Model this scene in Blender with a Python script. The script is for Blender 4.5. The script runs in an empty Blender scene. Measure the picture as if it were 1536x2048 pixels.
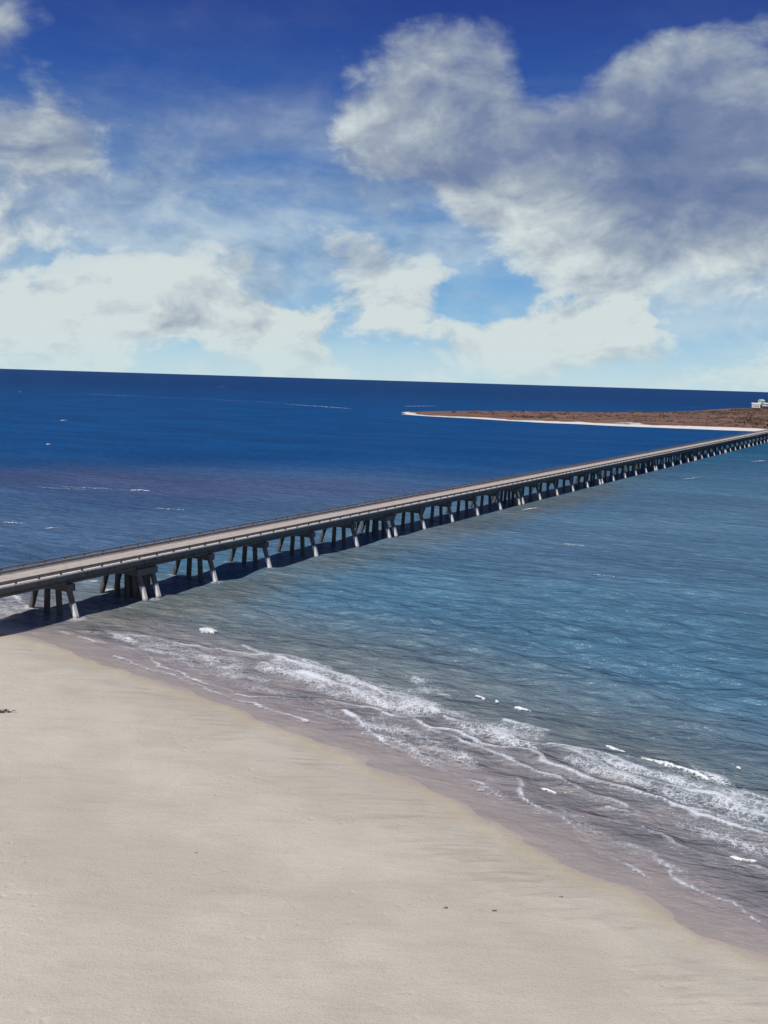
import bpy, bmesh, math, random
import numpy as np
from mathutils import Vector, Matrix, noise as mnoise

R_ = math.radians
scene = bpy.context.scene
C = scene.collection
random.seed(7)
rng = np.random.default_rng(11)

# ------------------------------------------------------------------ camera
CAM_H = 25.0
FPX = 1950.0                       # focal length in pixels of the 1536x2048 photograph
ROLL = math.atan(47 / 1536)
PITCH = math.atan(263.9 / FPX)
vF = Vector((0, math.cos(PITCH), -math.sin(PITCH)))
vU0 = Vector((0, math.sin(PITCH), math.cos(PITCH)))
vR0 = Vector((1, 0, 0))
vR = math.cos(ROLL) * vR0 + math.sin(ROLL) * vU0
vU = -math.sin(ROLL) * vR0 + math.cos(ROLL) * vU0
cam_data = bpy.data.cameras.new('camera')
cam = bpy.data.objects.new('camera', cam_data)
C.objects.link(cam)
cam_data.sensor_fit = 'VERTICAL'
cam_data.sensor_height = 24.0
cam_data.sensor_width = 18.0
cam_data.lens = 24.0 * FPX / 2048
cam_data.clip_start = 0.5
cam_data.clip_end = 120000
m = Matrix.Identity(4)
for i in range(3):
    m[i][0] = vR[i]; m[i][1] = vU[i]; m[i][2] = -vF[i]
m[2][3] = CAM_H
cam.matrix_world = m
scene.camera = cam

def ray(x, y):
    return vF * FPX + vR * (x - 768) + vU * (1024 - y)

def ground_at(x, y, z=0.0):
    d = ray(x, y)
    t = (z - CAM_H) / d.z
    return (d.x * t, d.y * t)

def azel(x, y):
    d = ray(x, y).normalized()
    return math.degrees(math.atan2(d.x, d.y)), math.degrees(math.asin(d.z))

# bridge axis on the ground
BDIR = Vector((math.sin(R_(29.5)), math.cos(R_(29.5)), 0))
BNOR = Vector((BDIR.y, -BDIR.x, 0))          # towards the camera's side

# ------------------------------------------------------------------ light
SUN_EL = R_(52)
to_sun = (-BDIR * math.cos(SUN_EL) + Vector((0, 0, math.sin(SUN_EL))) - BNOR * 0.04).normalized()
sun_data = bpy.data.lights.new('sun', 'SUN')
sun_data.energy = 4.2
sun_data.angle = R_(0.53)
sun_data.color = (1.0, 0.945, 0.86)
sun = bpy.data.objects.new('sun', sun_data)
C.objects.link(sun)
sun.rotation_euler = (-to_sun).to_track_quat('-Z', 'Y').to_euler()
sun.location = (0, 0, 200)

scene.view_settings.view_transform = 'Standard'
scene.view_settings.look = 'None'
scene.view_settings.exposure = 0.0
scene.view_settings.gamma = 1.0
scene.view_settings.use_curve_mapping = False

# ------------------------------------------------------------------ node helpers
class NT:
    def __init__(self, tree):
        self.t = tree
        self.t.nodes.clear()
    def n(self, kind, **kw):
        nd = self.t.nodes.new(kind)
        for k, v in kw.items():
            setattr(nd, k, v)
        return nd
    def link(self, a, b):
        self.t.links.new(a, b)
    def setin(self, sock, v):
        if hasattr(v, 'is_output') or isinstance(v, bpy.types.NodeSocket):
            self.link(v, sock)
        else:
            sock.default_value = v
    def math(self, op, a, b=None, c=None, clamp=False):
        nd = self.n('ShaderNodeMath', operation=op, use_clamp=clamp)
        self.setin(nd.inputs[0], a)
        if b is not None: self.setin(nd.inputs[1], b)
        if c is not None: self.setin(nd.inputs[2], c)
        return nd.outputs[0]
    def vmath(self, op, a, b=None, c=None):
        nd = self.n('ShaderNodeVectorMath', operation=op)
        self.setin(nd.inputs[0], a)
        if b is not None: self.setin(nd.inputs[1], b)
        if c is not None: self.setin(nd.inputs[2], c)
        return nd.outputs['Value'] if op in ('DOT_PRODUCT', 'LENGTH', 'DISTANCE') else nd.outputs[0]
    def noise(self, vec, scale, detail=4.0, rough=0.55, distort=0.0, color=False, lac=2.0):
        nd = self.n('ShaderNodeTexNoise')
        self.setin(nd.inputs['Vector'], vec)
        nd.inputs['Scale'].default_value = scale
        nd.inputs['Detail'].default_value = detail
        nd.inputs['Roughness'].default_value = rough
        nd.inputs['Lacunarity'].default_value = lac
        nd.inputs['Distortion'].default_value = distort
        return nd.outputs['Color' if color else 'Fac']
    def ramp(self, fac, stops, interp='LINEAR'):
        nd = self.n('ShaderNodeValToRGB')
        nd.color_ramp.interpolation = interp
        el = nd.color_ramp.elements
        while len(el) < len(stops):
            el.new(0.5)
        for e, (p, c) in zip(el, stops):
            e.position = p
            e.color = (*c, 1) if len(c) == 3 else c
        self.setin(nd.inputs[0], fac)
        return nd.outputs[0]
    def smooth(self, v, a, b, lo=0.0, hi=1.0):
        nd = self.n('ShaderNodeMapRange', interpolation_type='SMOOTHSTEP')
        self.setin(nd.inputs['Value'], v)
        nd.inputs['From Min'].default_value = a
        nd.inputs['From Max'].default_value = b
        nd.inputs['To Min'].default_value = lo
        nd.inputs['To Max'].default_value = hi
        return nd.outputs[0]
    def mix(self, fac, a, b, mode='MIX'):
        nd = self.n('ShaderNodeMix', data_type='RGBA', blend_type=mode)
        self.setin(nd.inputs[0], fac)
        self.setin(nd.inputs[6], a if not isinstance(a, tuple) else (*a, 1)[:4])
        self.setin(nd.inputs[7], b if not isinstance(b, tuple) else (*b, 1)[:4])
        return nd.outputs[2]
    def attr(self, name, out='Fac'):
        nd = self.n('ShaderNodeAttribute', attribute_name=name)
        return nd.outputs[out]
    def bump(self, height, strength=0.5, dist=0.1, normal=None):
        nd = self.n('ShaderNodeBump')
        nd.inputs['Strength'].default_value = strength
        nd.inputs['Distance'].default_value = dist
        self.setin(nd.inputs['Height'], height)
        if normal is not None: self.link(normal, nd.inputs['Normal'])
        return nd.outputs[0]

def srgb(r, g, b):
    f = lambda c: (c / 255 / 12.92) if c <= 10 else ((c / 255 + 0.055) / 1.055) ** 2.4
    return (f(r), f(g), f(b))

# ------------------------------------------------------------------ sky
world = bpy.data.worlds.new('World')
scene.world = world
world.use_nodes = True
w = NT(world.node_tree)
geo = w.n('ShaderNodeNewGeometry')
tc = w.n('ShaderNodeTexCoord')
dirv = w.vmath('NORMALIZE', tc.outputs['Generated'])
sep = w.n('ShaderNodeSeparateXYZ'); w.link(dirv, sep.inputs[0])
az = w.math('MULTIPLY', w.math('ARCTAN2', sep.outputs[0], sep.outputs[1]), 57.29578)
el = w.math('MULTIPLY', w.math('ARCSINE', sep.outputs[2]), 57.29578)
sky = w.n('ShaderNodeTexSky', sky_type='NISHITA')
sky.sun_disc = False
sky.sun_elevation = SUN_EL
sky.sun_rotation = math.atan2(to_sun.x, to_sun.y)
sky.altitude = 0
sky.air_density = 1.0
sky.dust_density = 0.6
sky.ozone_density = 3.0
# clear air: pale over the horizon, deepening quickly to a strong blue higher up, all round
eln = w.math('DIVIDE', el, 40.0, clamp=True)
clear = w.ramp(eln, [(0.0, srgb(178, 214, 232)), (0.06, srgb(138, 190, 226)), (0.16, srgb(96, 156, 210)),
                     (0.27, srgb(58, 116, 184)), (0.38, srgb(30, 80, 162)), (0.52, srgb(10, 40, 130)), (1.0, srgb(8, 30, 105))])
nis = w.vmath('SCALE', sky.outputs[0]); 
nd = nis.node; nd.inputs['Scale'].default_value = 0.10
# the physical sky supplies its own brightening towards the sun, the gradient its depth of blue
clear = w.mix(0.12, clear, nis)
# cloud field: fractal noise over the sky sphere plus the main cloud banks
pz = w.vmath('MULTIPLY', dirv, (1.0, 1.0, 1.7))
warp = w.vmath('SCALE', w.vmath('SUBTRACT', w.noise(pz, 5.0, 3.0, 0.5, color=True), (0.5, 0.5, 0.5)))
warp.node.inputs['Scale'].default_value = 0.10
pw = w.vmath('ADD', pz, warp)
n_big = w.noise(pw, 7.0, 11.0, 0.60)
n_off = w.noise(w.vmath('ADD', pw, (-0.016, 0.0, 0.026)), 7.0, 8.0, 0.57)
n_soft = w.noise(pz, 3.4, 3.0, 0.5)
gv = w.n('ShaderNodeCombineXYZ'); w.link(az, gv.inputs[0]); w.link(el, gv.inputs[1])
def bank(lst):
    tot = None
    for (x, y, sx, sy, amp) in lst:
        a0, e0 = azel(x, y)
        k = 57.29578 / FPX
        d = w.vmath('MULTIPLY', w.vmath('SUBTRACT', gv.outputs[0], (a0, e0, 0)), (1 / (sx * k), 1 / (sy * k), 0))
        g = w.math('EXPONENT', w.math('MULTIPLY', w.vmath('DOT_PRODUCT', d, d), -1.0))
        g = w.math('MULTIPLY', g, amp)
        tot = g if tot is None else w.math('ADD', tot, g)
    return tot
banks = bank([
    # great bank on the right
    (860, 220, 170, 130, .42), (940, 120, 110, 80, .42), (1000, 330, 230, 110, .35), (1250, 300, 260, 130, .45),
    (1400, 150, 130, 110, .62), (1300, 200, 120, 90, .3), (1480, 400, 200, 120, .40), (1250, 500, 240, 80, .40), (1010, 430, 130, 60, .2), (740, 300, 70, 70, .10), (1510, 270, 110, 80, .35), (900, 330, 120, 70, .15),
    # deep blue openings
    (1150, 60, 85, 110, -.62), (1090, 150, 60, 50, -.25), (1200, 20, 70, 60, -.3), (520, 90, 300, 110, -.30), (820, 5, 260, 45, -.5), (1420, 0, 200, 40, -.55), (760, 420, 110, 50, -.20),
    (960, 590, 80, 42, -.38), (620, 330, 80, 70, -.12), (300, 420, 130, 50, -.05), (1440, 660, 150, 60, -.2), (300, 150, 260, 90, -.2),
    # cumulus low over the sea
    (1080, 670, 130, 55, .42), (1190, 665, 60, 30, .15), (990, 700, 130, 40, .15), (330, 560, 110, 70, .36), (500, 530, 130, 40, .25), (770, 560, 120, 75, .40),
    (420, 640, 260, 60, .20), (100, 600, 190, 70, .36), (740, 650, 150, 40, .15),
    # soft grey bank and wisps on the left
    (100, 280, 130, 75, .62), (90, 460, 150, 55, .46), (20, 350, 120, 60, .15), (540, 235, 80, 50, .30), (450, 400, 70, 26, .28), (10, 60, 40, 30, .28), (640, 380, 110, 28, .12),
])
dark = bank([(1260, 320, 260, 110, .36), (1490, 380, 220, 100, .40), (1150, 250, 130, 60, .12), (560, 600, 120, 45, .20), (380, 620, 140, 40, .12), (130, 300, 160, 80, .04), (1180, 715, 90, 25, .15)])
dens = w.math('ADD', w.math('MULTIPLY', w.math('SUBTRACT', n_big, 0.5), 1.9), banks)
dens = w.math('ADD', dens, w.math('MULTIPLY', w.math('SUBTRACT', n_soft, 0.5), 0.5))
dens = w.math('ADD', dens, w.smooth(el, 9.0, 0.0, -0.10, 0.03))
soft = w.smooth(dens, -0.12, 0.40); crisp = w.smooth(dens, 0.0, 0.22)
lowf = w.smooth(el, 9.0, 4.0)
cover = w.math('ADD', w.math('MULTIPLY', crisp, lowf), w.math('MULTIPLY', soft, w.math('SUBTRACT', 1.0, lowf)))
vn = w.noise(w.vmath('MULTIPLY', pw, (1.0, 1.0, 1.6)), 4.2, 9.0, 0.62)
veil = w.math('ADD', vn, bank([(330, 420, 420, 170, .13), (80, 430, 200, 220, .10), (520, 230, 140, 60, .07), (620, 460, 200, 110, .08), (1350, 560, 260, 90, .16), (1020, 560, 60, 40, -.1)]))
veil = w.math('MULTIPLY', w.smooth(veil, 0.38, 0.82), w.smooth(el, 20.0, 9.0, 0.08, 0.80))
cover = w.math('MAXIMUM', cover, veil)
cover = w.math('MULTIPLY', cover, w.smooth(el, 24, 6, 0.90, 0.95))
lit = w.math('MULTIPLY', w.math('SUBTRACT', n_big, n_off), 2.0)
lit = w.math('ADD', lit, 0.70)
lit = w.math('SUBTRACT', lit, dark)
lit = w.math('ADD', lit, w.smooth(el, 17, 2, -0.14, 0.30), clamp=True)
ccol = w.ramp(lit, [(0.0, srgb(96, 116, 156)), (0.35, srgb(124, 138, 168)), (0.62, srgb(158, 170, 184)), (1.0, srgb(212, 222, 221))])
skyc = w.mix(cover, clear, ccol)
# pale air just over the horizon
skyc = w.mix(w.smooth(el, 3.4, 0.0, 0.0, 0.55), skyc, srgb(200, 222, 226))
bg = w.n('ShaderNodeBackground')
w.link(skyc, bg.inputs[0]); bg.inputs[1].default_value = 1.0
wo = w.n('ShaderNodeOutputWorld'); w.link(bg.outputs[0], wo.inputs[0])

# ------------------------------------------------------------------ object helpers
def new_mat(name):
    mt = bpy.data.materials.new(name); mt.use_nodes = True
    return mt, NT(mt.node_tree)

def out_bsdf(t, col, rough=0.8, normal=None, spec=0.3):
    b = t.n('ShaderNodeBsdfPrincipled')
    t.setin(b.inputs['Base Color'], col if not isinstance(col, tuple) else (*col, 1)[:4])
    t.setin(b.inputs['Roughness'], rough)
    b.inputs['Specular IOR Level'].default_value = spec
    if normal is not None: t.link(normal, b.inputs['Normal'])
    o = t.n('ShaderNodeOutputMaterial'); t.link(b.outputs[0], o.inputs[0])
    return b

def mesh_obj(name, verts, faces, mat, parent=None, smooth=False):
    me = bpy.data.meshes.new(name)
    me.from_pydata(verts, [], faces); me.update()
    if smooth:
        me.polygons.foreach_set('use_smooth', [True] * len(me.polygons))
    if mat: me.materials.append(mat)
    o = bpy.data.objects.new(name, me); C.objects.link(o)
    if parent: o.parent = parent
    return o

def link_copy(src_mesh, name, parent, mtx):
    o = bpy.data.objects.new(name, src_mesh); C.objects.link(o)
    o.parent = parent; o.matrix_local = mtx
    return o

def bm_box(bm, x0, x1, y0, y1, z0, z1):
    v = [bm.verts.new((x, y, z)) for x in (x0, x1) for y in (y0, y1) for z in (z0, z1)]
    for f in ((0, 1, 3, 2), (4, 6, 7, 5), (0, 4, 5, 1), (2, 3, 7, 6), (0, 2, 6, 4), (1, 5, 7, 3)):
        bm.faces.new([v[i] for i in f])
    return v

def bm_mesh(name, bm, mat, bevel=0.0):
    bmesh.ops.recalc_face_normals(bm, faces=bm.faces)
    if bevel:
        bmesh.ops.bevel(bm, geom=list(bm.edges), offset=bevel, segments=1, affect='EDGES')
    me = bpy.data.meshes.new(name); bm.to_mesh(me); bm.free()
    if mat: me.materials.append(mat)
    return me

def tag(o, label, cat, group=None, kind=None):
    o['label'] = label; o['category'] = cat
    if group: o['group'] = group
    if kind: o['kind'] = kind
    return o

def structure(o, label, cat):
    o['kind'] = 'structure'; o['label'] = label; o['category'] = cat
    return o

def axis(a, b, step, lo, hi, grow=1.13, first=None):
    mid = list(np.arange(a, b + 1e-6, step))
    st = first or step; up = []; x = mid[-1]
    while x < hi:
        st *= grow; x += st; up.append(min(x, hi))
    st = first or step; dn = []; x = mid[0]
    while x > lo:
        st *= grow; x -= st; dn.append(max(x, lo))
    return np.array(dn[::-1] + mid + up)

def grid_mesh(name, X, Y, Z, keep=None):
    ny, nx = X.shape
    co = np.stack([X, Y, Z], -1).reshape(-1, 3).astype(np.float32)
    idx = np.arange(nx * ny).reshape(ny, nx)
    q = np.stack([idx[:-1, :-1], idx[:-1, 1:], idx[1:, 1:], idx[1:, :-1]], -1).reshape(-1, 4)
    if keep is not None:
        k = keep[:-1, :-1] | keep[:-1, 1:] | keep[1:, 1:] | keep[1:, :-1]
        q = q[k.reshape(-1)]
    me = bpy.data.meshes.new(name)
    me.vertices.add(len(co)); me.vertices.foreach_set('co', co.reshape(-1))
    me.loops.add(q.size); me.loops.foreach_set('vertex_index', q.reshape(-1).astype(np.int32))
    me.polygons.add(len(q))
    me.polygons.foreach_set('loop_start', np.arange(0, q.size, 4, dtype=np.int32))
    me.polygons.foreach_set('use_smooth', np.ones(len(q), dtype=bool))
    me.update(calc_edges=True)
    return me

def add_attr(me, name, arr):
    a = me.attributes.new(name, 'FLOAT', 'POINT'); a.data.foreach_set('value', np.asarray(arr, dtype=np.float32).reshape(-1))

def add_col(me, name, arr):
    a = me.attributes.new(name, 'FLOAT_COLOR', 'POINT')
    c = np.ones(arr.shape[:-1] + (4,), np.float32); c[..., :3] = arr
    a.data.foreach_set('color', c.reshape(-1))

def seg_dist(X, Y, pts):
    """unsigned distance to a polyline, and the sign (positive left of travel)"""
    best = np.full(X.shape, 1e18); sign = np.ones(X.shape)
    for (x0, y0), (x1, y1) in zip(pts[:-1], pts[1:]):
        dx, dy = x1 - x0, y1 - y0
        L = dx * dx + dy * dy
        t = np.clip(((X - x0) * dx + (Y - y0) * dy) / L, 0, 1)
        d = (X - x0 - t * dx) ** 2 + (Y - y0 - t * dy) ** 2
        c = dx * (Y - y0) - dy * (X - x0)
        m_ = d < best
        best = np.where(m_, d, best); sign = np.where(m_, np.where(c >= 0, 1, -1), sign)
    return np.sqrt(best), sign

def vnoise(X, Y, scale, seed=0, octaves=3):
    """smooth value noise in numpy"""
    out = np.zeros(X.shape); amp = 1; tot = 0
    for o in range(octaves):
        r = np.random.default_rng(seed + 17 * o)
        T = r.random((256, 256))
        x = X / scale * (2 ** o) + 37.3 * o; y = Y / scale * (2 ** o) + 11.7 * o
        xi = np.floor(x).astype(int); yi = np.floor(y).astype(int)
        fx = x - xi; fy = y - yi
        fx = fx * fx * (3 - 2 * fx); fy = fy * fy * (3 - 2 * fy)
        a = T[yi % 256, xi % 256]; b = T[yi % 256, (xi + 1) % 256]
        c = T[(yi + 1) % 256, xi % 256]; d = T[(yi + 1) % 256, (xi + 1) % 256]
        out += amp * ((a * (1 - fx) + b * fx) * (1 - fy) + (c * (1 - fx) + d * fx) * fy)
        tot += amp; amp *= 0.5
    return out / tot

def sstep(a, b, x):
    t = np.clip((x - a) / (b - a), 0, 1); return t * t * (3 - 2 * t)

# ------------------------------------------------------------------ shore
SHORE_PX = [(0, 1266), (60, 1274), (130, 1296), (200, 1322), (280, 1349), (360, 1374), (440, 1400), (500, 1424), (520, 1438), (600, 1464),
            (700, 1506), (790, 1546), (860, 1574), (920, 1598), (960, 1630), (1040, 1672), (1110, 1708), (1180, 1742), (1260, 1772),
            (1340, 1820), (1420, 1866), (1500, 1900)]
shore = [(-2500, 760), (-900, 330), (-300, 166), (-120, 120), (-60, 100.5)] + [ground_at(*p) for p in SHORE_PX] + \
        [(20.5, 38.5), (27, 30), (38, 16), (60, -10), (150, -110), (700, -760), (2500, -2900)]
# travelling from far left to near right the sea is on the left hand

BO = Vector((-30.9, 96.6, 0)) - BNOR * 3.35           # bridge axis at bent 0
def bridge_tw(X, Y):
    return (X - BO.x) * BDIR.x + (Y - BO.y) * BDIR.y, (X - BO.x) * BNOR.x + (Y - BO.y) * BNOR.y

def land_height(X, Y):
    d, s = seg_dist(X, Y, shore)
    s = -d * s                                        # + on land
    s = s + (vnoise(X, Y, 4.0, 3, 3) - 0.5) * 1.3 * np.exp(-np.abs(s) / 12)
    z_land = 0.055 * np.minimum(s, 9) + 0.03 * np.clip(s - 9, 0, 40) + 0.16 * sstep(1.5, 4.5, s)
    z_land = z_land + sstep(4, 14, s) * ((vnoise(X, Y, 9, 21, 3) - .5) * .22 + (vnoise(X, Y, 2.2, 5, 2) - .5) * .05)
    t, wd = bridge_tw(X, Y)
    z_land = np.maximum(z_land, np.minimum(4.3, 4.3 - 0.25 * np.clip(t + 84, 0, 99) - 0.35 * np.clip(np.abs(wd) - 6, 0, 99)))
    z_sea = np.maximum(-6, 0.045 * s)
    return np.where(s > 0, z_land, z_sea), s

bx = axis(-40, 22, 0.30, -2600, 2600, 1.16)
by = axis(34, 96, 0.30, -2900, 800, 1.16)
X, Y = np.meshgrid(bx, by)
Z, S = land_height(X, Y)
me = grid_mesh('beach', X, Y, Z, keep=(S > -45))
add_attr(me, 'inland', S)
mat, t = new_mat('beach sand')
tcn = t.n('ShaderNodeTexCoord'); P = tcn.outputs['Object']
mp = t.n('ShaderNodeMapping'); mp.inputs['Rotation'].default_value = (0, 0, R_(40)); mp.inputs['Scale'].default_value = (0.45, 1.6, 1)
t.link(P, mp.inputs[0])
inl = t.attr('inland')
n1 = t.noise(P, 0.10, 5, 0.6); n2 = t.noise(mp.outputs[0], 0.55, 6, 0.62); n3 = t.noise(P, 9.0, 4, 0.7); n4 = t.noise(P, 60.0, 2, 0.6)
c = t.mix(t.smooth(n1, .35, .68), (.490, .452, .376), (.575, .538, .455))
c = t.mix(t.math('MULTIPLY', t.smooth(n2, .46, .72), .36), c, (.42, .385, .325))
c = t.mix(t.math('MULTIPLY', t.smooth(n3, .5, .70), .55), c, (.37, .34, .30))
c = t.mix(t.math('MULTIPLY', t.smooth(n4, .5, .8), .30), c, (.67, .64, .555))
damp = t.smooth(t.math('ADD', inl, t.math('MULTIPLY', t.math('SUBTRACT', t.noise(P, .35, 5, .6), .5), 4.0)), 3.2, 0.3)
c = t.mix(t.math('MULTIPLY', damp, .55), c, (.40, .33, .225))
wet = t.smooth(t.math('ADD', inl, t.math('MULTIPLY', t.math('SUBTRACT', t.noise(P, .8, 4, .6), .5), 1.6)), 1.2, -0.1)
c = t.mix(t.math('MULTIPLY', wet, .75), c, (.40, .345, .33))
rg = t.math('SUBTRACT', .92, t.math('MULTIPLY', wet, .55))
vd = t.n('ShaderNodeTexVoronoi'); t.link(t.vmath('ADD', P, t.vmath('MULTIPLY', t.noise(P, 2.0, 2, .5, color=True), (.5, .5, 0))), vd.inputs['Vector']); vd.inputs['Scale'].default_value = 1.3
dim = t.math('MULTIPLY', t.smooth(vd.outputs['Distance'], .05, .32), t.smooth(t.noise(P, .09, 3, .6), .47, .60))
dim = t.math('MULTIPLY', dim, t.smooth(inl, 3.0, 8.0))
mq = t.n('ShaderNodeVectorRotate', rotation_type='Z_AXIS'); t.link(P, mq.inputs[0]); mq.inputs['Angle'].default_value = R_(-12)
drag = t.noise(t.vmath('MULTIPLY', mq.outputs[0], (.25, 1.9, 1)), 1.0, 5, .65, .3)
dmask = t.math('MULTIPLY', t.math('MULTIPLY', t.smooth(inl, .8, 2.5), t.smooth(inl, 11.0, 4.0)), t.smooth(t.noise(P, .12, 3, .6), .38, .60))
c = t.mix(t.math('MULTIPLY', t.math('MULTIPLY', t.smooth(drag, .48, .66), dmask), .45), c, (.31, .26, .20))
dim = t.math('ADD', dim, t.math('MULTIPLY', t.math('MULTIPLY', drag, dmask), 1.1))
hgt = t.math('ADD', t.math('MULTIPLY', n2, .45), t.math('MULTIPLY', dim, .22))
hgt = t.math('ADD', hgt, t.math('ADD', t.math('MULTIPLY', n3, .24), t.math('MULTIPLY', n4, .05)))
nb = t.bump(hgt, .55, .28)
out_bsdf(t, c, rg, nb, .3)
me.materials.append(mat)
beach = bpy.data.objects.new('beach', me); C.objects.link(beach)
structure(beach, 'wide pale sand beach sloping down to the surf', 'beach')

# ------------------------------------------------------------------ sea
sx_ = axis(-44, 29, 0.20, -45000, 45000, 1.055)
sy_ = axis(39, 106, 0.20, -3500, 60000, 1.055)
X, Y = np.meshgrid(sx_, sy_)
Zl, S = land_height(X, Y)
off = -S
cell = np.maximum(np.gradient(X, axis=1), np.gradient(Y, axis=0))
ZW = np.zeros(X.shape)
shdir = Vector((shore[20][0] - shore[10][0], shore[20][1] - shore[10][1])).normalized()
base_ang = math.atan2(-shdir.x, shdir.y) + math.pi       # waves run at the shore
r2 = np.random.default_rng(5)
for k in range(70):
    lam = 1.3 * (16 / 1.3) ** r2.random()
    ang = base_ang + r2.normal(0, 0.40) + 0.34
    kx, ky = 2 * math.pi / lam * math.cos(ang), 2 * math.pi / lam * math.sin(ang)
    amp = 0.0112 * lam ** 0.60
    fade = np.clip(1.6 - cell / (lam / 5.0), 0, 1)
    ZW += amp * fade * np.sin(kx * X + ky * Y + r2.random() * 6.283)
ZW *= 0.10 + 0.90 * sstep(4, 34, off)
# swell rising where it breaks: low ridges along the foam lines
def px_line(pts): return [ground_at(*p) for p in pts]
CRESTS = [
    ([(1540, 1681), (1700, 1748), (1900, 1838), (2200, 1960)], .24, 1.05), ([(1560, 1616), (1720, 1680), (1900, 1756), (2250, 1900)], .26, 1.0), ([(1540, 1850), (1680, 1920), (1850, 2010)], .2, .95), ([(1540, 1752), (1700, 1830), (1900, 1930)], .18, .9),  # (pixels, half width m, strength)
    ([(125, 1266), (200, 1285), (250, 1295), (300, 1315), (330, 1335), (400, 1365), (450, 1376), (500, 1392), (565, 1396), (645, 1401), (700, 1411), (765, 1428)], .26, 1.0),
    ([(680, 1422), (720, 1450), (745, 1470), (778, 1482)], .22, 1.15),
    ([(560, 1349), (600, 1358), (640, 1372)], .3, 1.0),
    ([(768, 1431), (818, 1441), (850, 1455), (920, 1468), (968, 1492), (1038, 1506), (1118, 1537), (1193, 1567), (1270, 1588), (1328, 1606), (1393, 1640), (1468, 1658), (1540, 1681)], .24, 1.1),
    ([(788, 1500), (868, 1501), (953, 1513)], .22, .95),
    ([(1028, 1560), (1033, 1590), (1078, 1622), (1118, 1636), (1153, 1660), (1218, 1685), (1268, 1696), (1303, 1710), (1318, 1731), (1368, 1760), (1418, 1788), (1468, 1801), (1540, 1850)], .20, 1.0),
    ([(1080, 1606), (1130, 1632), (1180, 1640), (1240, 1664)], .16, .8),
    ([(810, 1382), (850, 1390), (895, 1395)], .18, .95),
    ([(330, 1287), (380, 1298), (430, 1318), (470, 1320)], .25, .9),
    ([(170, 1262), (240, 1275), (320, 1290)], .25, .8),
    ([(1010, 1450), (1060, 1462), (1090, 1472)], .3, 1.1),
    ([(1180, 1530), (1240, 1552), (1290, 1572)], .3, .9),
    ([(1290, 1716), (1320, 1722), (1345, 1742)], .2, .8),
    ([(1230, 1625), (1270, 1634), (1300, 1640)], .16, .75),
    ([(480, 1300), (560, 1322), (640, 1345), (720, 1372), (790, 1400), (860, 1424)], .34, 1.05), ([(520, 1330), (600, 1345), (690, 1378), (780, 1412)], .28, 1.0),
    ([(880, 1440), (960, 1458), (1040, 1484), (1100, 1500), (1180, 1524), (1260, 1552), (1330, 1574), (1420, 1600), (1536, 1640)], .26, 1.05),
    ([(600, 1420), (680, 1444), (760, 1478), (830, 1520), (900, 1548), (980, 1580)], .17, .95), ([(220, 1312), (300, 1338), (380, 1366), (470, 1396), (540, 1420), (620, 1444)], .17, .95),
    ([(1180, 1700), (1260, 1736), (1340, 1776), (1420, 1818), (1500, 1850)], .16, .9),
    ([(260, 1272), (330, 1284), (420, 1300), (500, 1312), (580, 1318), (660, 1338)], .24, .95), ([(860, 1462), (940, 1490), (1020, 1520), (1100, 1552), (1180, 1590), (1260, 1622)], .18, .9),
    ([(1100, 1494), (1200, 1514), (1300, 1546), (1400, 1570), (1500, 1598), (1560, 1616)], .26, 1.0), ([(1340, 1616), (1430, 1640), (1536, 1668)], .22, .95), ([(1280, 1660), (1380, 1700), (1460, 1730), (1540, 1752)], .17, .85),
    ([(-20, 1180), (20, 1196), (60, 1222)], .35, .9), ([(-30, 1196), (10, 1215), (30, 1232)], .3, .8),
    ([(160, 1165), (190, 1171)], .4, 1.0),
]
foam = np.zeros(X.shape)
near = (X > -60) & (X < 40) & (Y > 30) & (Y < 130)
ys, xs = np.where(near)
y0, y1, x0, x1 = ys.min(), ys.max() + 1, xs.min(), xs.max() + 1
NX, NY = X[y0:y1, x0:x1], Y[y0:y1, x0:x1]
fo = np.zeros(NX.shape); rise = np.zeros(NX.shape)
JX = NX + (vnoise(NX, NY, 2.2, 61, 3) - .5) * 1.5; JY = NY + (vnoise(NX, NY, 2.2, 88, 3) - .5) * 1.5
for pts, hw, st in CRESTS:
    d, s = seg_dist(JX, JY, px_line(pts))
    br = 0.52 + .85 * vnoise(NX, NY, 2.6, int(pts[0][0]) + 100, 2)
    fo = np.maximum(fo, st * br * np.exp(-(d / (max(hw, .24) * 1.1)) ** 2))
    fo = np.maximum(fo, .50 * st * br * np.exp(-np.clip(d, 0, 99) / (hw * 5)))
    rise = np.maximum(rise, st * np.exp(-(d / (hw * 3)) ** 2))
def poly_in(px, X, Y):
    pts = px_line(px); ins = np.zeros(X.shape, bool); n = len(pts)
    for i in range(n):
        (xa, ya), (xb, yb) = pts[i], pts[(i + 1) % n]
        cnd = ((ya > Y) != (yb > Y)) & (X < (xb - xa) * (Y - ya) / (yb - ya + 1e-9) + xa)
        ins ^= cnd
    return ins, pts
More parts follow.
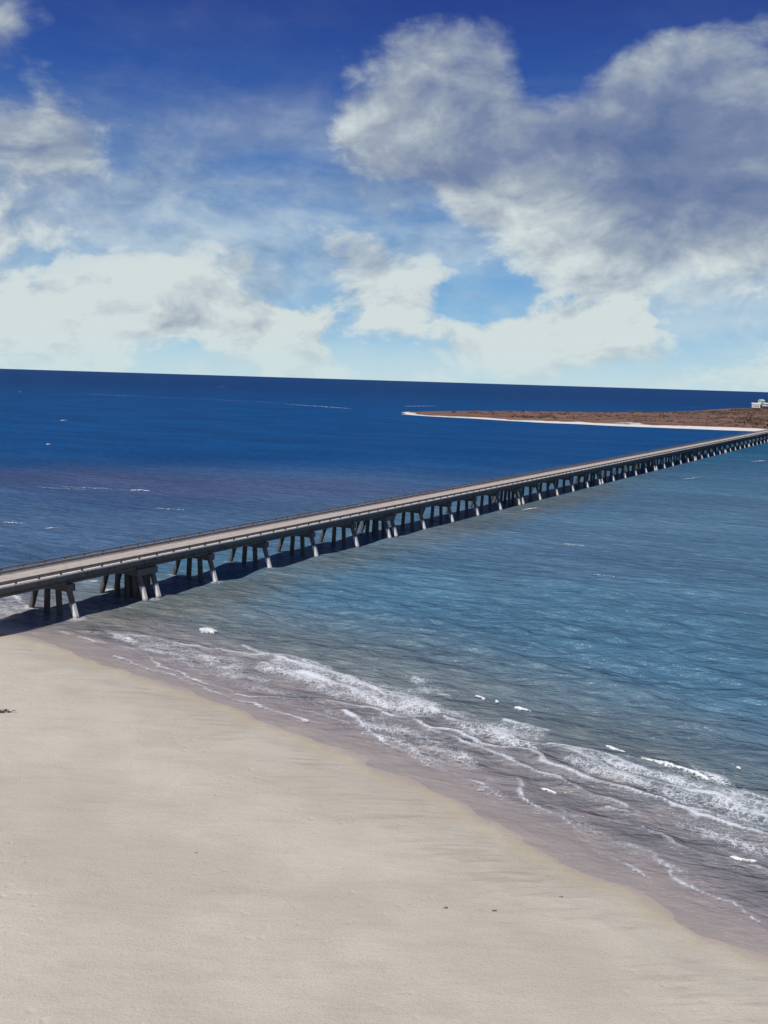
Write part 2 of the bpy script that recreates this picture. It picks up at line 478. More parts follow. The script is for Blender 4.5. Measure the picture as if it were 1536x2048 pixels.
LACE = [
    ([(1490, 1575), (1700, 1650), (1950, 1760), (2300, 1900), (2300, 2010), (1950, 1860), (1700, 1745), (1530, 1668)], .95),
    ([(1540, 1690), (1800, 1800), (2200, 1990), (2200, 2060), (1800, 1880), (1540, 1750)], .66),  # zones of broken foam (outline in the photograph, strength)
    ([(500, 1322), (560, 1314), (640, 1330), (720, 1355), (800, 1382), (880, 1412), (900, 1440), (820, 1438), (740, 1420), (660, 1396), (580, 1362), (520, 1345)], .93),
    ([(880, 1420), (960, 1446), (1050, 1456), (1090, 1474), (1080, 1510), (1010, 1494), (930, 1470)], .92),
    ([(1090, 1486), (1180, 1500), (1290, 1530), (1400, 1550), (1490, 1572), (1540, 1610), (1540, 1668), (1440, 1650), (1330, 1600), (1220, 1556), (1120, 1530)], .86),
    ([(1380, 1530), (1470, 1545), (1490, 1580), (1420, 1570)], .82),
    ([(150, 1258), (260, 1266), (330, 1290), (470, 1318), (520, 1350), (640, 1400), (540, 1392), (430, 1366), (330, 1325), (230, 1285)], .78),
    ([(800, 1350), (840, 1348), (880, 1372), (880, 1394), (820, 1384)], .66),
    ([(560, 1396), (760, 1430), (960, 1510), (1000, 1570), (1060, 1620), (960, 1590), (860, 1545), (760, 1500), (640, 1450)], .66),
    ([(1040, 1590), (1160, 1640), (1240, 1670), (1330, 1700), (1440, 1790), (1360, 1760), (1260, 1706), (1120, 1660)], .68),
    ([(1300, 1600), (1540, 1690), (1540, 1740), (1440, 1700), (1340, 1650)], .68),
    ([(1290, 1700), (1350, 1725), (1345, 1760), (1310, 1740)], .62),
    ([(-60, 1170), (40, 1180), (70, 1225), (20, 1238), (-60, 1230)], .55),
]
env = np.zeros(NX.shape)
offb = off[y0:y1, x0:x1] + (vnoise(NX, NY, 7.0, 91, 3) - .5) * 7
for px, st in LACE:
    ins, pts = poly_in(px, JX, JY)
    d, _ = seg_dist(JX, JY, pts + pts[:1])
    sd = np.where(ins, d, -d)
    env = np.maximum(env, st * sstep(-1.7, 1.8, sd) * (0.42 + 1.05 * vnoise(NX, NY, 3.0, 301, 4)) * (1 - .42 * (.5 + .5 * np.sin(offb * 6.283 / 2.3))))
# thin swash film edge: faint line of bubbles where the water stops
offn = off[y0:y1, x0:x1]
env = np.maximum(env, .40 * np.exp(-((offn - 0.25) / .35) ** 2) * sstep(.3, .6, vnoise(NX, NY, 6, 55, 2)))
# froth round the piles
for i in range(-1, 12):
    for wv in (3.36, -3.36):
        cx, cy = BO.x + BDIR.x * 11 * i + BNOR.x * wv, BO.y + BDIR.y * 11 * i + BNOR.y * wv
        dd = np.hypot((NX - cx) , (NY - cy))
        env = np.maximum(env, .62 * np.exp(-(dd / 1.3) ** 2))
line = np.zeros(X.shape); line[y0:y1, x0:x1] = fo
lace = np.zeros(X.shape); lace[y0:y1, x0:x1] = env
ZW[y0:y1, x0:x1] += 0.26 * rise * sstep(0.5, 9, offn)
ZW[y0:y1, x0:x1] += 0.07 * sstep(.3, .8, env)
# body colour of the water: sandy shallows (mauve edge paints in reflected sky), teal over the bar, deep blue offshore
n1 = vnoise(X, Y, 60, 401, 4); n2 = vnoise(X, Y, 14, 402, 3)
ofn = off * (0.75 + .5 * n1)
tb, wb = bridge_tw(X, Y)
def lerp(a, b, f): return a * (1 - f[..., None]) + b * f[..., None]
A = lambda *c: np.array(c)
col = np.broadcast_to(A(.430, .400, .440), X.shape + (3,)).copy()
col = lerp(col, A(.265, .255, .270), sstep(2.5, 7, ofn))
col = lerp(col, A(.170, .212, .232), sstep(8, 17, ofn))
col = lerp(col, A(.082, .192, .295), sstep(14, 40, ofn))
col = lerp(col, A(.105, .185, .300), sstep(48, 90, ofn) * (n1 * .9))
# silt drifting off the piles
silt = np.exp(-((wb - 7) / 6) ** 2) * sstep(-30, 20, tb) * (1 - sstep(150, 260, tb)) * (.30 + .7 * n2)
col = lerp(col, A(.140, .150, .135), np.clip(silt, 0, .85))
# outside the bridge the channel is deep and blue
deep = sstep(-2, 26, -wb + (n2 - .5) * 12)
dist = np.hypot(X, Y)
blue = lerp(np.broadcast_to(A(.072, .145, .265), X.shape + (3,)).copy(), A(.002, .070, .235), sstep(160, 330, dist + (n1 - .5) * 120))
blue = lerp(blue, A(.005, .048, .170), sstep(550, 2200, dist))
col = lerp(col, blue, deep)
col = lerp(col, A(.022, .110, .215), sstep(180, 460, dist) * (1 - deep))
# a shoal of stirred sand across the channel mouth
sh = np.exp(-((Y + .18 * X - 215 + (n1 - .5) * 50) / 22) ** 2) * sstep(10, -50, X - .12 * Y) * deep
col = lerp(col, A(.070, .080, .180), np.clip(sh * .6, 0, 1))
me = grid_mesh('sea', X, Y, ZW, keep=(S < 4.0))
add_attr(me, 'line', line); add_attr(me, 'lace', lace); add_attr(me, 'offshore', np.clip(off, -50, 1e5)); add_col(me, 'body', col)
mat, t = new_mat('sea water')
tcn = t.n('ShaderNodeTexCoord'); P = tcn.outputs['Object']
def stretched(angle, sx, sy):
    mp = t.n('ShaderNodeMapping'); mp.vector_type = 'POINT'
    mp.inputs['Rotation'].default_value = (0, 0, -angle); mp.inputs['Scale'].default_value = (sx, sy, 1)
    # rotate first, then scale
    r = t.n('ShaderNodeVectorRotate', rotation_type='Z_AXIS'); t.link(P, r.inputs[0]); r.inputs['Angle'].default_value = -angle
    return t.vmath('MULTIPLY', r.outputs[0], (sx, sy, 1.0))
cr = base_ang + .42
q1 = stretched(cr, 1.0, 0.34); q2 = stretched(cr + .35, 1.0, .5)
w1 = t.noise(q1, 0.32, 5, .58, .3); w2 = t.noise(q2, 1.1, 4, .6, .2); w3 = t.noise(q1, 0.045, 4, .6)
fine = t.math('ADD', t.math('MULTIPLY', w1, 1.5), t.math('MULTIPLY', w2, .55))
nrm = t.bump(fine, 1.0, 1.05)
nrm = t.bump(w3, 1.0, 2.6, nrm)
body = t.attr('body', 'Color')
body = t.mix(t.smooth(w3, .35, .7), t.vmath('MULTIPLY', body, (.72, .75, .78)), body)
stk = t.noise(q1, .95, 6, .68, .25)  # ripple streaks: sky glints on crests, dark troughs painted into body colour
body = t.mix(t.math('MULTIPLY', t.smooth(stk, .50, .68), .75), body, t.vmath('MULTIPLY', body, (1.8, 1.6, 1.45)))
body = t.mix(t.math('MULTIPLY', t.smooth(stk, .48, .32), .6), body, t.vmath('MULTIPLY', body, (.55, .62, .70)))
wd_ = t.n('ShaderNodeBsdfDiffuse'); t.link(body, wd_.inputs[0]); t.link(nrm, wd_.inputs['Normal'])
wg_ = t.n('ShaderNodeBsdfGlossy'); wg_.inputs['Roughness'].default_value = .22; t.link(nrm, wg_.inputs['Normal'])
fr = t.n('ShaderNodeFresnel'); fr.inputs['IOR'].default_value = 1.333; t.link(nrm, fr.inputs['Normal'])
wat = t.n('ShaderNodeMixShader')
# a wind-roughened sea never mirrors fully, even at a glance
t.link(t.math('MINIMUM', fr.outputs[0], .065), wat.inputs[0]); t.link(wd_.outputs[0], wat.inputs[1]); t.link(wg_.outputs[0], wat.inputs[2])
# foam
wv = t.vmath('SCALE', t.vmath('SUBTRACT', t.noise(P, .9, 3, .6, color=True), (.5, .5, .5))); wv.node.inputs['Scale'].default_value = 1.3
pv = t.vmath('ADD', P, wv)
def vor(scale):
    v = t.n('ShaderNodeTexVoronoi', feature='DISTANCE_TO_EDGE'); t.link(pv, v.inputs['Vector']); v.inputs['Scale'].default_value = scale
    return v.outputs['Distance']
le = t.attr('lace')
cell1 = t.math('SUBTRACT', 1.0, t.smooth(vor(1.7), 0.0, 0.24)); cell2 = t.math('SUBTRACT', 1.0, t.smooth(vor(4.6), 0.0, .30))
pat = t.math('ADD', t.math('MULTIPLY', cell1, .28), t.math('ADD', t.math('MULTIPLY', cell2, .36), t.math('MULTIPLY', t.noise(P, 2.4, 8, .82), 1.15)))
f1 = t.smooth(t.math('ADD', pat, t.math('MULTIPLY', le, 1.10)), 1.26, 2.05)
f1 = t.math('MULTIPLY', f1, t.smooth(le, .1, .45))
li = t.attr('line')
f2 = t.smooth(t.math('ADD', li, t.math('MULTIPLY', t.math('SUBTRACT', t.noise(P, 2.6, 5, .7), .5), 1.1)), .40, 1.20)
f2 = t.math('MULTIPLY', f2, t.smooth(li, .08, .3))
# scattered whitecaps offshore
fm = t.math('MAXIMUM', f1, f2, clamp=True)
fo_b = t.n('ShaderNodeBsdfPrincipled'); fo_b.inputs['Base Color'].default_value = (.76, .80, .86, 1); fo_b.inputs['Roughness'].default_value = .75
t.link(t.bump(t.noise(P, 5, 4, .7), .8, .12), fo_b.inputs['Normal'])
mx = t.n('ShaderNodeMixShader'); t.link(t.math('MULTIPLY', fm, .88), mx.inputs[0]); t.link(wat.outputs[0], mx.inputs[1]); t.link(fo_b.outputs[0], mx.inputs[2])
tr = t.n('ShaderNodeBsdfTransparent')
ofs = t.attr('offshore')
op = t.math('MAXIMUM', t.smooth(ofs, -.05, 8.0, .20, 1.0), fm)
mx2 = t.n('ShaderNodeMixShader'); t.link(op, mx2.inputs[0]); t.link(tr.outputs[0], mx2.inputs[1]); t.link(mx.outputs[0], mx2.inputs[2])
o = t.n('ShaderNodeOutputMaterial'); t.link(mx2.outputs[0], o.inputs[0])
me.materials.append(mat)
sea = bpy.data.objects.new('sea', me); C.objects.link(sea)
sea.location.z = 0.012
structure(sea, 'blue green sea breaking in low surf along the beach', 'sea')

# breaking crests: heaped foam standing on the water
foam_mat, t = new_mat('heaped foam')
P = t.n('ShaderNodeTexCoord').outputs['Object']
fb = out_bsdf(t, t.mix(t.noise(P, 2.0, 4, .6), (.66, .70, .75), (.86, .87, .86)), .7, t.bump(t.noise(P, 4.0, 5, .7), .8, .15), .3)
fray = t.math('ADD', t.attr('edge'), t.math('MULTIPLY', t.math('SUBTRACT', t.noise(P, 3.0, 6, .7), .5), 2.2))
t.link(t.smooth(fray, 1.0, .40), fb.inputs['Alpha'])
def foam_crest(px, width, height, seed, world=None, n_along=None, faint=0.0):
    if width < 3: width *= 1.5
    pts = world or px_line(px)
    P0 = [Vector((a, b, 0)) for a, b in pts]
    seg = [(b - a).length for a, b in zip(P0[:-1], P0[1:])]; L = sum(seg)
    n = n_along or max(14, int(L / 0.16)); m_ = 9
    verts = []; faces = []
    c0 = P0[len(P0) // 2].copy()
    for i in range(n + 1):
        s = L * i / n; k = 0
        while k < len(seg) - 1 and s > seg[k]: s -= seg[k]; k += 1
        p = P0[k].lerp(P0[k + 1], min(1, s / seg[k])); d = (P0[k + 1] - P0[k]).normalized(); nn = Vector((-d.y, d.x, 0))
        u = i / n
        nz = mnoise.noise(Vector((u * L * .9 / max(width, .4), seed * 3.1, 0)))
        taper = max(0.02, (math.sin(math.pi * u) ** 0.55)) * (0.72 + .55 * nz)
        wob = mnoise.noise(Vector((u * L * .45, seed * 7.7, 4))) * width * .5
        for j in range(m_):
            v = j / (m_ - 1) * 2 - 1
            nz2 = mnoise.noise(Vector((p.x * 3.1, p.y * 3.1, v * 2 + seed)))
            nz3 = mnoise.noise(Vector((p.x * 7.1 + v, p.y * 7.1, v * 4 + seed)))
            wd = width * .5 * taper * (1 + .35 * nz2)
            hh = height * max(0, 1 - v * v) ** .8 * taper * (1 + .5 * nz3 + .3 * nz2) * (1.15 if v < 0 else .9)
            q = p + nn * (v * wd + wob) - c0
            verts.append((q.x, q.y, hh - .10 * abs(v) ** 3 - .02))
    for i in range(n):
        for j in range(m_ - 1):
            a = i * m_ + j
            faces.append((a, a + 1, a + m_ + 1, a + m_))
    o = mesh_obj('foam_crest', verts, faces, foam_mat, sea, True)
    uu = np.repeat(np.linspace(-1, 1, n + 1), m_); vv = np.tile(np.linspace(-1, 1, m_), n + 1)
    add_attr(o.data, 'edge', np.maximum(np.abs(uu) ** 3, np.abs(vv) ** 1.5) + faint)
    o.location = (c0.x, c0.y, .10)
    return o
foam_crest([(400, 1258), (418, 1260), (440, 1266)], 1.5, .34, 1)['label'] = 'white breaking crest in open water off the bridge'
foam_crest([(948, 1394), (960, 1397), (972, 1400)], .5, .20, 2)
foam_crest([(990, 1404), (998, 1406)], .35, .14, 3, n_along=14)
foam_crest([(1028, 1417), (1044, 1422), (1062, 1425)], .55, .20, 4)
foam_crest([(1024, 1453), (1050, 1461), (1084, 1471)], .42, .18, 5)
foam_crest([(1210, 1493), (1226, 1502), (1252, 1508)], .42, .20, 6)
foam_crest([(1274, 1517), (1310, 1525), (1360, 1540), (1430, 1564)], .60, .26, 7)
foam_crest([(1456, 1716), (1480, 1722), (1512, 1722)], .40, .16, 8)
foam_crest([(1080, 1578), (1096, 1581), (1116, 1588)], .28, .10, 9)
foam_crest([(1410, 1620), (1418, 1624)], .2, .1, 10, n_along=14)
foam_crest([(1472, 1536), (1482, 1541)], .3, .14, 11, n_along=14)
foam_crest([(170, 1167), (190, 1173)], .6, .22, 12)
# far breakers over the outer bar and the shoal
FAR = [([(60, 784), (180, 788), (330, 795), (520, 804), (640, 812), (730, 819)], 5, .12, .62), ([(560, 808), (640, 813), (720, 819)], 5, .15, .35), ([(120, 787), (300, 793)], 3, .12, .5), ([(430, 774), (458, 774)], 6, .2, .5), ([(800, 813), (880, 812)], 6, .2, .4),
       ([(90, 972), (160, 976), (240, 980), (310, 983)], 1.0, .15, .62), ([(258, 981), (305, 983)], .7, .2, .25), ([(60, 976), (140, 979), (205, 981)], .8, .15, .6), ([(0, 1046), (60, 1048)], .8, .2, .45), ([(80, 1058), (130, 1058)], .8, .2, .5), ([(300, 1018), (380, 1022)], .7, .2, .5),
       ([(96, 890), (100, 889)], 1.2, .3, .2), ([(125, 842), (131, 841)], 2, .4, .2), ([(36, 784), (42, 784)], 4, .3, .2), ([(1120, 1088), (1150, 1091), (1176, 1093)], .5, .1, .4), ([(1040, 1022), (1080, 1016)], .6, .14, .3), ([(1500, 924), (1532, 922)], 1.4, .25, .35), ([(1360, 960), (1400, 956)], 1.0, .2, .5), ([(1180, 1150), (1240, 1156)], .4, .1, .5)]
for k, (pts, wd, hh, faint) in enumerate(FAR):
    if len(pts) == 2: pts = [pts[0], ((pts[0][0] + pts[1][0]) / 2, (pts[0][1] + pts[1][1]) / 2), pts[1]]
    foam_crest(pts, wd, hh, 20 + k, n_along=20 * len(pts), faint=faint)

# ------------------------------------------------------------------ far spit
spit_near = [(9, 737), (40, 702), (108, 651), (170, 629), (239, 613), (360, 590), (520, 566), (900, 510), (1600, 420)]
spit_far = [(1600, 2600), (900, 2100), (640, 1600), (480, 1380), (380, 1190), (290, 1040), (200, 950), (104, 893), (45, 846), (16, 790)]
spit_poly = spit_near + spit_far
sx = axis(0, 420, 5.0, -10, 1600, 1.05); sy = axis(560, 1000, 4.0, 410, 2600, 1.04)
X, Y = np.meshgrid(sx, sy)
def spit_z(X, Y):
    ins = np.zeros(X.shape, bool); n = len(spit_poly)
    for i in range(n):
        (xa, ya), (xb, yb) = spit_poly[i], spit_poly[(i + 1) % n]
        ins ^= ((ya > Y) != (yb > Y)) & (X < (xb - xa) * (Y - ya) / (yb - ya + 1e-9) + xa)
    d, _ = seg_dist(X, Y, spit_poly + spit_poly[:1])
    d = np.where(ins, d, -d)
    dn = d + (vnoise(X, Y, 30, 71, 3) - .5) * 10
    z = 0.05 * np.clip(dn, -40, 24) + sstep(16, 60, dn) * (1.5 * vnoise(X, Y, 35, 72, 4)) 
    t_, w_ = bridge_tw(X, Y)
    return z, dn
Zs, dn = spit_z(X, Y)
me = grid_mesh('sand_spit', X, Y, Zs, keep=(dn > -18))
dnear, _ = seg_dist(X, Y, spit_near)
tipf = sstep(0, 160, X - 10)
veg = sstep(6, 16, dn * (1.6 - 1.12 * tipf) + (vnoise(X, Y, 18, 75, 3) - .5) * 16)
veg = np.maximum(veg, sstep(60, 90, dnear))
add_attr(me, 'veg', veg)
mat, t = new_mat('spit sand and dune grass')
P = t.n('ShaderNodeTexCoord').outputs['Object']
g1 = t.noise(P, .03, 5, .65); g2 = t.noise(P, .25, 4, .6)
gc = t.mix(t.smooth(g1, .35, .65), (.135, .070, .052), (.22, .132, .100))
gc = t.mix(t.math('MULTIPLY', t.smooth(g2, .5, .75), .6), gc, (.065, .055, .03))
sc_ = t.mix(g2, (.62, .60, .56), (.76, .74, .70))
out_bsdf(t, t.mix(t.smooth(t.math('ADD', t.attr('veg'), t.math('MULTIPLY', t.math('SUBTRACT', g2, .5), .5)), .35, .65), sc_, gc), .9, t.bump(g2, .8, .6), .2)
me.materials.append(mat)
spit = bpy.data.objects.new('sand_spit', me); C.objects.link(spit)
structure(spit, 'low far spit edged with white sand and covered in brown dune grass', 'spit')

# scrub on the spit: one mass of small leafy clumps
def leaf_clump(verts, faces, cx, cy, cz, rad, h, n, r):
    for _ in range(n):
        u, v_ = r.random() * 6.283, r.random()
        rr = rad * math.sqrt(r.random())
        z = cz + h * v_ * (1 - .5 * (rr / rad) ** 2)
        p = Vector((cx + math.cos(u) * rr, cy + math.sin(u) * rr, z))
        a = Vector((r.gauss(0, 1), r.gauss(0, 1), r.gauss(0, .7))).normalized(); b = a.orthogonal().normalized()
        s = rad * r.uniform(.22, .42)
        k = len(verts)
        verts += [tuple(p + a * s), tuple(p + b * s * .7), tuple(p - a * s), tuple(p - b * s * .7)]
        faces.append((k, k + 1, k + 2, k + 3))
leaf_mat, t = new_mat('scrub leaves')
P = t.n('ShaderNodeTexCoord').outputs['Object']
lm = t.mix(t.smooth(t.noise(P, .02, 4, .6), .4, .62), (.075, .042, .032), (.055, .060, .030))
lm = t.mix(t.noise(P, .4, 3, .6), lm, (.095, .062, .045))
out_bsdf(t, lm, .85, None, .2)
verts = []; faces = []; rr = random.Random(3)
cx = np.array([rr.uniform(20, 1200) for _ in range(26000)]); cy = np.array([rr.uniform(560, 2000) for _ in range(26000)])
cz, cd = spit_z(cx, cy)
cl = vnoise(cx, cy, 60, 77, 3)
tt, ww = bridge_tw(cx, cy)
cnt = 0
for x, y, z, d, g, wq in zip(cx, cy, cz, cd, cl, ww):
    if d < 30 or abs(wq) < 9: continue
    inview = x / y < 0.55
    if not inview and rr.random() < .7: continue
    big = sstep(.42, .7, np.array(g)) 
    if rr.random() > .35 + .65 * big: continue
    h = rr.uniform(.6, 1.4) + 2.2 * float(big) * rr.random() * (.7 if x > 150 else .35)
    leaf_clump(verts, faces, x, y, z - .2, h * rr.uniform(1.1, 2.0) + .6, h, 9, rr)
    cnt += 1
scrub = mesh_obj('dune_scrub', verts, faces, leaf_mat)
tag(scrub, 'brown and dull green scrub covering the far spit', 'scrub', kind='stuff')

# ------------------------------------------------------------------ houses on the spit
white_wall, t = new_mat('white painted boards')
P = t.n('ShaderNodeTexCoord').outputs['Object']
out_bsdf(t, t.mix(t.noise(P, .8, 4, .6), (.74, .74, .71), (.82, .82, .80)), .7)
roof_m, t = new_mat('grey shingle roof')
P = t.n('ShaderNodeTexCoord').outputs['Object']
out_bsdf(t, t.mix(t.noise(P, 1.2, 4, .6), (.40, .40, .39), (.55, .55, .53)), .85)
roof_g, t = new_mat('green metal roof')
P = t.n('ShaderNodeTexCoord').outputs['Object']
out_bsdf(t, t.mix(t.noise(P, 1.2, 4, .6), (.30, .42, .36), (.42, .54, .46)), .5)
pane_m, t = new_mat('window glass dark'); out_bsdf(t, (.03, .04, .05), .1, None, .5)
post_m, t = new_mat('weathered post wood'); P = t.n('ShaderNodeTexCoord').outputs['Object']
out_bsdf(t, t.mix(t.noise(P, 3, 4, .6), (.10, .08, .06), (.18, .15, .12)), .85)
def house(px, dist, wd, dp, hw, hr, rot, label, roofm, stilts=2.6):
    d = ray(*px); k = dist / d.y
    x, y = d.x * k, dist
    z = float(spit_z(np.array([x]), np.array([y]))[0][0])
    e = bpy.data.objects.new('beach_house', None); C.objects.link(e); e.location = (x, y, z); e.rotation_euler.z = R_(rot)
    tag(e, label, 'house', 'white houses on the far spit')
    def part(nm, bm, mt, par=e):
        o = bpy.data.objects.new(nm, bm_mesh(nm, bm, mt)); C.objects.link(o); o.parent = par; return o
    bm = bmesh.new(); bm_box(bm, -wd / 2, wd / 2, -dp / 2, dp / 2, stilts, stilts + hw); wall = part('wall', bm, white_wall)
    bm = bmesh.new(); zt = stilts + hw + .01; ov = .6
    v = [bm.verts.new(p) for p in ((-wd / 2 - ov, -dp / 2 - ov, zt - .1), (wd / 2 + ov, -dp / 2 - ov, zt - .1), (wd / 2 + ov, dp / 2 + ov, zt - .1), (-wd / 2 - ov, dp / 2 + ov, zt - .1), (-wd / 2 - ov, 0, zt + hr), (wd / 2 + ov, 0, zt + hr))]
    for f in ((0, 1, 5, 4), (2, 3, 4, 5), (0, 4, 3), (1, 2, 5), (0, 3, 2, 1)): bm.faces.new([v[i] for i in f])
    part('roof', bm, roofm)
    for sxx in (-1, -.33, .33, 1):
        for syy in (-1, 1):
            bm = bmesh.new(); px_, py_ = sxx * (wd / 2 - .5), syy * (dp / 2 - .5); bm_box(bm, px_ - .22, px_ + .22, py_ - .22, py_ + .22, -1.5, stilts - .003); part('stilt', bm, post_m)
    bm = bmesh.new(); bm_box(bm, -wd / 2 - .2, wd / 2 + .2, -dp / 2 - 2.2, -dp / 2 - .004, stilts - .25, stilts); part('deck', bm, post_m)
    for fl in range(max(1, int(hw // 2.9))):
        for sxx in (-.62, -.2, .2, .62):
            bm = bmesh.new(); cxx = sxx * wd / 2; zz = stilts + .9 + fl * 2.9
            bm_box(bm, cxx - .7, cxx + .7, -dp / 2 - .05, -dp / 2 + .05, zz, zz + 1.4); wn = part('window', bm, pane_m)
    return e
house((1511, 818), 1260, 9.5, 8, 3.8, 2.2, -12, 'large white stilt house on the far spit with pale grey gable roof', roof_m)
house((1522, 812), 1500, 7, 7, 4.6, 2.6, 20, 'tall narrow white house with greenish roof behind the large stilt house', roof_g, 6.0)
house((1533, 815), 1330, 9, 8, 2.8, 1.8, 8, 'low white house beside the large stilt house on the spit', roof_m, 3.6)

# ------------------------------------------------------------------ bridge
def concrete(name, ca, cb, stain, rough=.85, sc=1.0):
    mt, t = new_mat(name)
    P = t.n('ShaderNodeNewGeometry').outputs['Position']
    a = t.noise(P, .9 * sc, 5, .65); b = t.noise(t.vmath('MULTIPLY', P, (1, 1, .25)), 2.2 * sc, 5, .65); c_ = t.noise(P, 14, 3, .6)
    col = t.mix(a, ca, cb)
    col = t.mix(t.math('MULTIPLY', t.smooth(b, .50, .70), .75), col, stain)
    out_bsdf(t, col, rough, t.bump(t.math('ADD', b, t.math('MULTIPLY', c_, .3)), .5, .05), .25)
    return mt, t
road_m, _ = concrete('worn road surface', (.40, .36, .325), (.50, .455, .42), (.29, .255, .23), .9, .6)
curb_m, _ = concrete('pale kerb concrete', (.58, .55, .52), (.78, .75, .71), (.25, .21, .19), .85, 1.6)
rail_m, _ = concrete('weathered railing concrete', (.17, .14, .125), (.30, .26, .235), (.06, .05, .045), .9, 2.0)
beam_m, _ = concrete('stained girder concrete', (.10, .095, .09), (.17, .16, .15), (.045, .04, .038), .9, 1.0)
# near piles: sunlit foot, shaded top painted in; dark wet tide band at waterline
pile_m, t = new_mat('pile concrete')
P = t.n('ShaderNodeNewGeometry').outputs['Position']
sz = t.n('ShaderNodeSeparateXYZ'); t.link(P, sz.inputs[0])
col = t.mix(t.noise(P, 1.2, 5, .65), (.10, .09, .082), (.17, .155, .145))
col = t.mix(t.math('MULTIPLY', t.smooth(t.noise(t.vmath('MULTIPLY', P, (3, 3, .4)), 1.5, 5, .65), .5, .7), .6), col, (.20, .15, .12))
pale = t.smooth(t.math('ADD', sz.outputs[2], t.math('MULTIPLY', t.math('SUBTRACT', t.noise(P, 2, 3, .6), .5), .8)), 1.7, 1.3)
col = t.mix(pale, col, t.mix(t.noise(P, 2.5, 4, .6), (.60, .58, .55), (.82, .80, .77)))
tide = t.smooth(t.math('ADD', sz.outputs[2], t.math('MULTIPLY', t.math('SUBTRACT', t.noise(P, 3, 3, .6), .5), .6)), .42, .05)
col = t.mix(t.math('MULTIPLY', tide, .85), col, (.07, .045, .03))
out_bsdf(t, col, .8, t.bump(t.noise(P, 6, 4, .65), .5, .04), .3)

bridge = bpy.data.objects.new('bridge', None); C.objects.link(bridge)
bridge.matrix_world = Matrix(((BDIR.x, -BNOR.x, 0, BO.x), (BDIR.y, -BNOR.y, 0, BO.y), (0, 0, 1, 0), (0, 0, 0, 1)))
# local frame: x along the bridge, y away from the camera's side, z up
tag(bridge, 'long low concrete bridge on leaning piles crossing the channel to the far spit', 'bridge')
SP = 11.0; HW = 2.85; DZ = 4.55
I0, I1 = -8, 56
LW = .80                                   # width of the ledge outside the wheel guard
bm = bmesh.new(); bm_box(bm, .012, SP - .012, -HW + LW + .003, HW - LW - .003, DZ - .26, DZ); slab_me = bm_mesh('deck_slab', bm, road_m)
def side_mesh(name, sgn, ya, yb, za, zb, mt, bev):
    bm = bmesh.new(); a, b = sorted((sgn * ya, sgn * yb)); bm_box(bm, .012, SP - .012, a, b, za, zb)
    return bm_mesh(name, bm, mt, bev)
ledge_me = {s: side_mesh('ledge', s, HW + .04, HW - LW, DZ + .003, DZ + .16, curb_m, .02) for s in (-1, 1)}
edge_me = {s: side_mesh('edge_beam', s, HW, HW - LW, DZ - .36, DZ, beam_m, 0) for s in (-1, 1)}  # dark below the pale ledge: shade of the outer face put into the colour
guard_me = {s: side_mesh('wheel_guard', s, HW - LW + .02, HW - LW + .24, DZ + .163, DZ + .42, rail_m, .02) for s in (-1, 1)}
def rail_mesh():
    bm = bmesh.new(); n = 4
    for k in range(n):
        x = SP * (k + .5) / n
        bm_box(bm, x - .09, x + .09, -.07, .07, DZ + .162, DZ + .50)
    bm_box(bm, .01, SP - .01, -.06, .06, DZ + .502, DZ + .62)
    return bm_mesh('railing', bm, rail_m)
rail_me = rail_mesh()
def girder_mesh():
    bm = bmesh.new()
    prof = [(-.22, DZ - 1.02), (.22, DZ - 1.02), (.22, DZ - .85), (.12, DZ - .72), (.12, DZ - .48), (.24, DZ - .36), (.24, DZ - .303), (-.24, DZ - .303), (-.24, DZ - .36), (-.12, DZ - .48), (-.12, DZ - .72), (-.22, DZ - .85)]
    a = [bm.verts.new((.04, y, z)) for y, z in prof]; b = [bm.verts.new((SP - .04, y, z)) for y, z in prof]
    for i in range(len(prof)):
        j = (i + 1) % len(prof); bm.faces.new((a[i], a[j], b[j], b[i]))
    bm.faces.new(a[::-1]); bm.faces.new(b)
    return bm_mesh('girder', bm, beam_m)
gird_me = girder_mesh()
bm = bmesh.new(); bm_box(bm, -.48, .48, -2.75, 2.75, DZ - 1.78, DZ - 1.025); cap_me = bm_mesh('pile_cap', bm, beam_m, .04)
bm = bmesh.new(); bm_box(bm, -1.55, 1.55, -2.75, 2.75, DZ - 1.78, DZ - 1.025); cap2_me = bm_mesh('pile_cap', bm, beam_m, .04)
pile_dark, _ = concrete('shaded pile concrete', (.07, .065, .06), (.14, .13, .12), (.035, .03, .025), .9, 1.2)  # darker copy for inner and far piles, deck shade put into its colour
def pile_mesh(y_top, y_base, mt=None, x_top=0, x_base=0):
    bm = bmesh.new(); h = .255; zt, zb = DZ - 1.782, -3.5
    k = (zt - zb) / zt
    yb, xb_ = y_top + (y_base - y_top) * k, x_top + (x_base - x_top) * k
    A_ = []; B_ = []
    for cx_, cy_, z, L_ in ((x_top, y_top, zt, A_), (xb_, yb, zb, B_)):
        for sx_1, sy_1 in ((-1, -.7), (-.7, -1), (.7, -1), (1, -.7), (1, .7), (.7, 1), (-.7, 1), (-1, .7)):
            L_.append(bm.verts.new((cx_ + sx_1 * h, cy_ + sy_1 * h, z)))
    for i in range(8):
        j = (i + 1) % 8; bm.faces.new((A_[i], A_[j], B_[j], B_[i]))
    bm.faces.new(A_[::-1]); bm.faces.new(B_)
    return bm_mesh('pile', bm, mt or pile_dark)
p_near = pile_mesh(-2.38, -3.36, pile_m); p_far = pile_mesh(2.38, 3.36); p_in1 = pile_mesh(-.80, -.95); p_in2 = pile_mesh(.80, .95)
ID = Matrix.Identity(4)
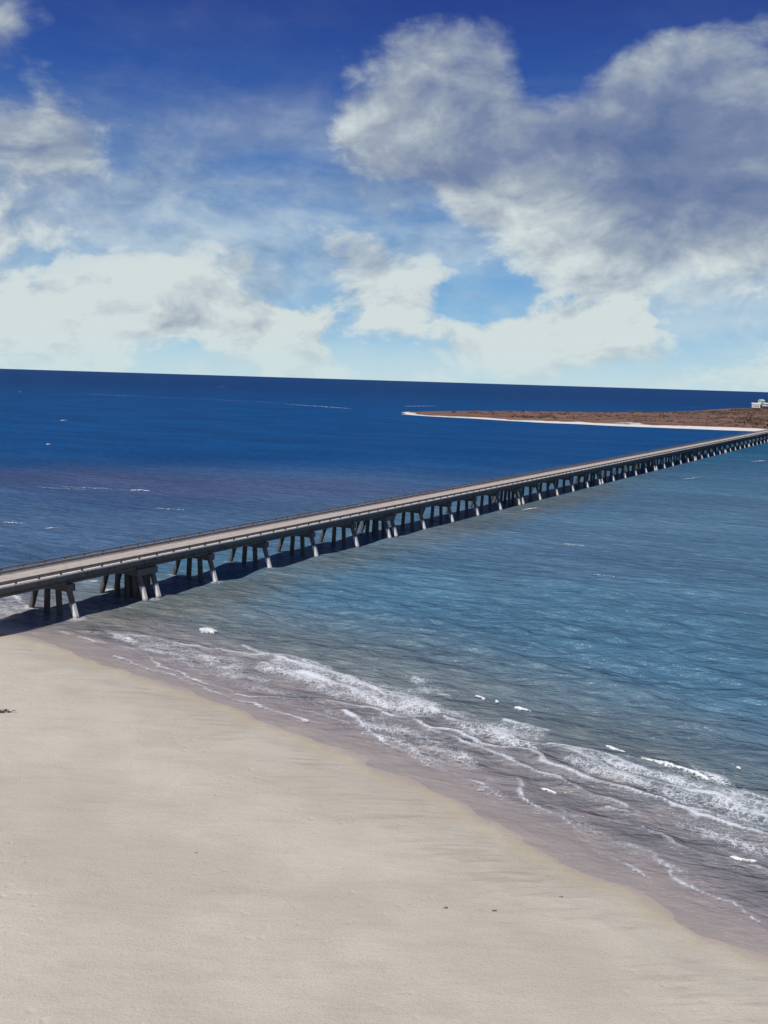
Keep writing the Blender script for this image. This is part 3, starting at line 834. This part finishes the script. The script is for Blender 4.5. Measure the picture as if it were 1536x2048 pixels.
for i in range(I0, I1):
    T = Matrix.Translation((i * SP, 0, 0))
    link_copy(slab_me, 'deck_slab', bridge, T)
    for s in (-1, 1):
        link_copy(ledge_me[s], 'ledge', bridge, T); link_copy(edge_me[s], 'edge_beam', bridge, T); link_copy(guard_me[s], 'wheel_guard', bridge, T)
        link_copy(rail_me, 'railing', bridge, Matrix.Translation((i * SP, s * (HW - .10), 0)))
    for y in (-2.1, -.7, .7, 2.1):
        link_copy(gird_me, 'girder', bridge, Matrix.Translation((i * SP, y, 0)))
for i in range(I0 + 1, I1):
    dbl = (i % 5 == 1)
    cap = link_copy(cap2_me if dbl else cap_me, 'pile_cap', bridge, Matrix.Translation((i * SP, 0, 0)))
    for xo in ((-1.05, 1.05) if dbl else (0,)):
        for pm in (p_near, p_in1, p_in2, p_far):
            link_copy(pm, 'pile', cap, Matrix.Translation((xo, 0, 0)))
    if i == 1:      # the strengthened bent carries a thicket of inner piles
        for xo, yo in ((-.35, -1.6), (.4, -1.75), (-.45, 0), (.35, .1), (-1.05, -1.7), (1.05, -1.65)):
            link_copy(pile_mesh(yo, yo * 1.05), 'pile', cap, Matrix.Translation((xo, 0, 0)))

# ------------------------------------------------------------------ wrack on the sand
weed_m, t = new_mat('dried weed'); P = t.n('ShaderNodeTexCoord').outputs['Object']
out_bsdf(t, t.mix(t.noise(P, 6, 3, .6), (.035, .028, .022), (.09, .07, .05)), .9)
def wrack(px, size, seed, label):
    gx, gy = ground_at(px[0], px[1], 1.0)
    z = float(land_height(np.array([gx]), np.array([gy]))[0][0])
    gx, gy = ground_at(px[0], px[1], z); z = float(land_height(np.array([gx]), np.array([gy]))[0][0])
    r = random.Random(seed); verts = []; faces = []
    for k in range(16):
        a = r.uniform(0, 6.28); p = Vector((r.gauss(0, size * .35), r.gauss(0, size * .14), 0.02 + r.random() * size * .10)); L_ = size * r.uniform(.25, .6)
        d = Vector((math.cos(a), math.sin(a) * .5, r.uniform(-.1, .3))).normalized(); s = d.orthogonal().normalized() * size * .035; u = d.cross(s)
        q = p + d * L_ * .5 + Vector((0, 0, size * .05)); e = p + d * L_
        b0 = len(verts)
        for c_, sc2 in ((p, 1), (q, 1.2), (e, .4)):
            for g in range(4):
                an = g * math.pi / 2; verts.append(tuple(c_ + (s * math.cos(an) + u * math.sin(an)) * sc2))
        for ring in (0, 4):
            for g in range(4):
                h_ = (g + 1) % 4; faces.append((b0 + ring + g, b0 + ring + h_, b0 + ring + 4 + h_, b0 + ring + 4 + g))
        faces += [(b0 + 3, b0 + 2, b0 + 1, b0), (b0 + 8, b0 + 9, b0 + 10, b0 + 11)]
    o = mesh_obj('seaweed_clump', verts, faces, weed_m); o.location = (gx, gy, z)
    tag(o, label, 'seaweed', 'dark wrack on the sand'); return o
wrack((9, 1424), .75, 1, 'largest dark clump of dried seaweed alone on the high sand')
wrack((1122, 1791), .12, 2, 'tiny dark speck of seaweed nearest the wet sand edge')
wrack((988, 1821), .20, 3, 'thin slanting strand of seaweed on damp sand')
wrack((891, 1816), .17, 4, 'small seaweed sprig beside the slanting strand')
wrack((392, 1706), .10, 5, 'single small dark fleck of weed on the open dry sand')
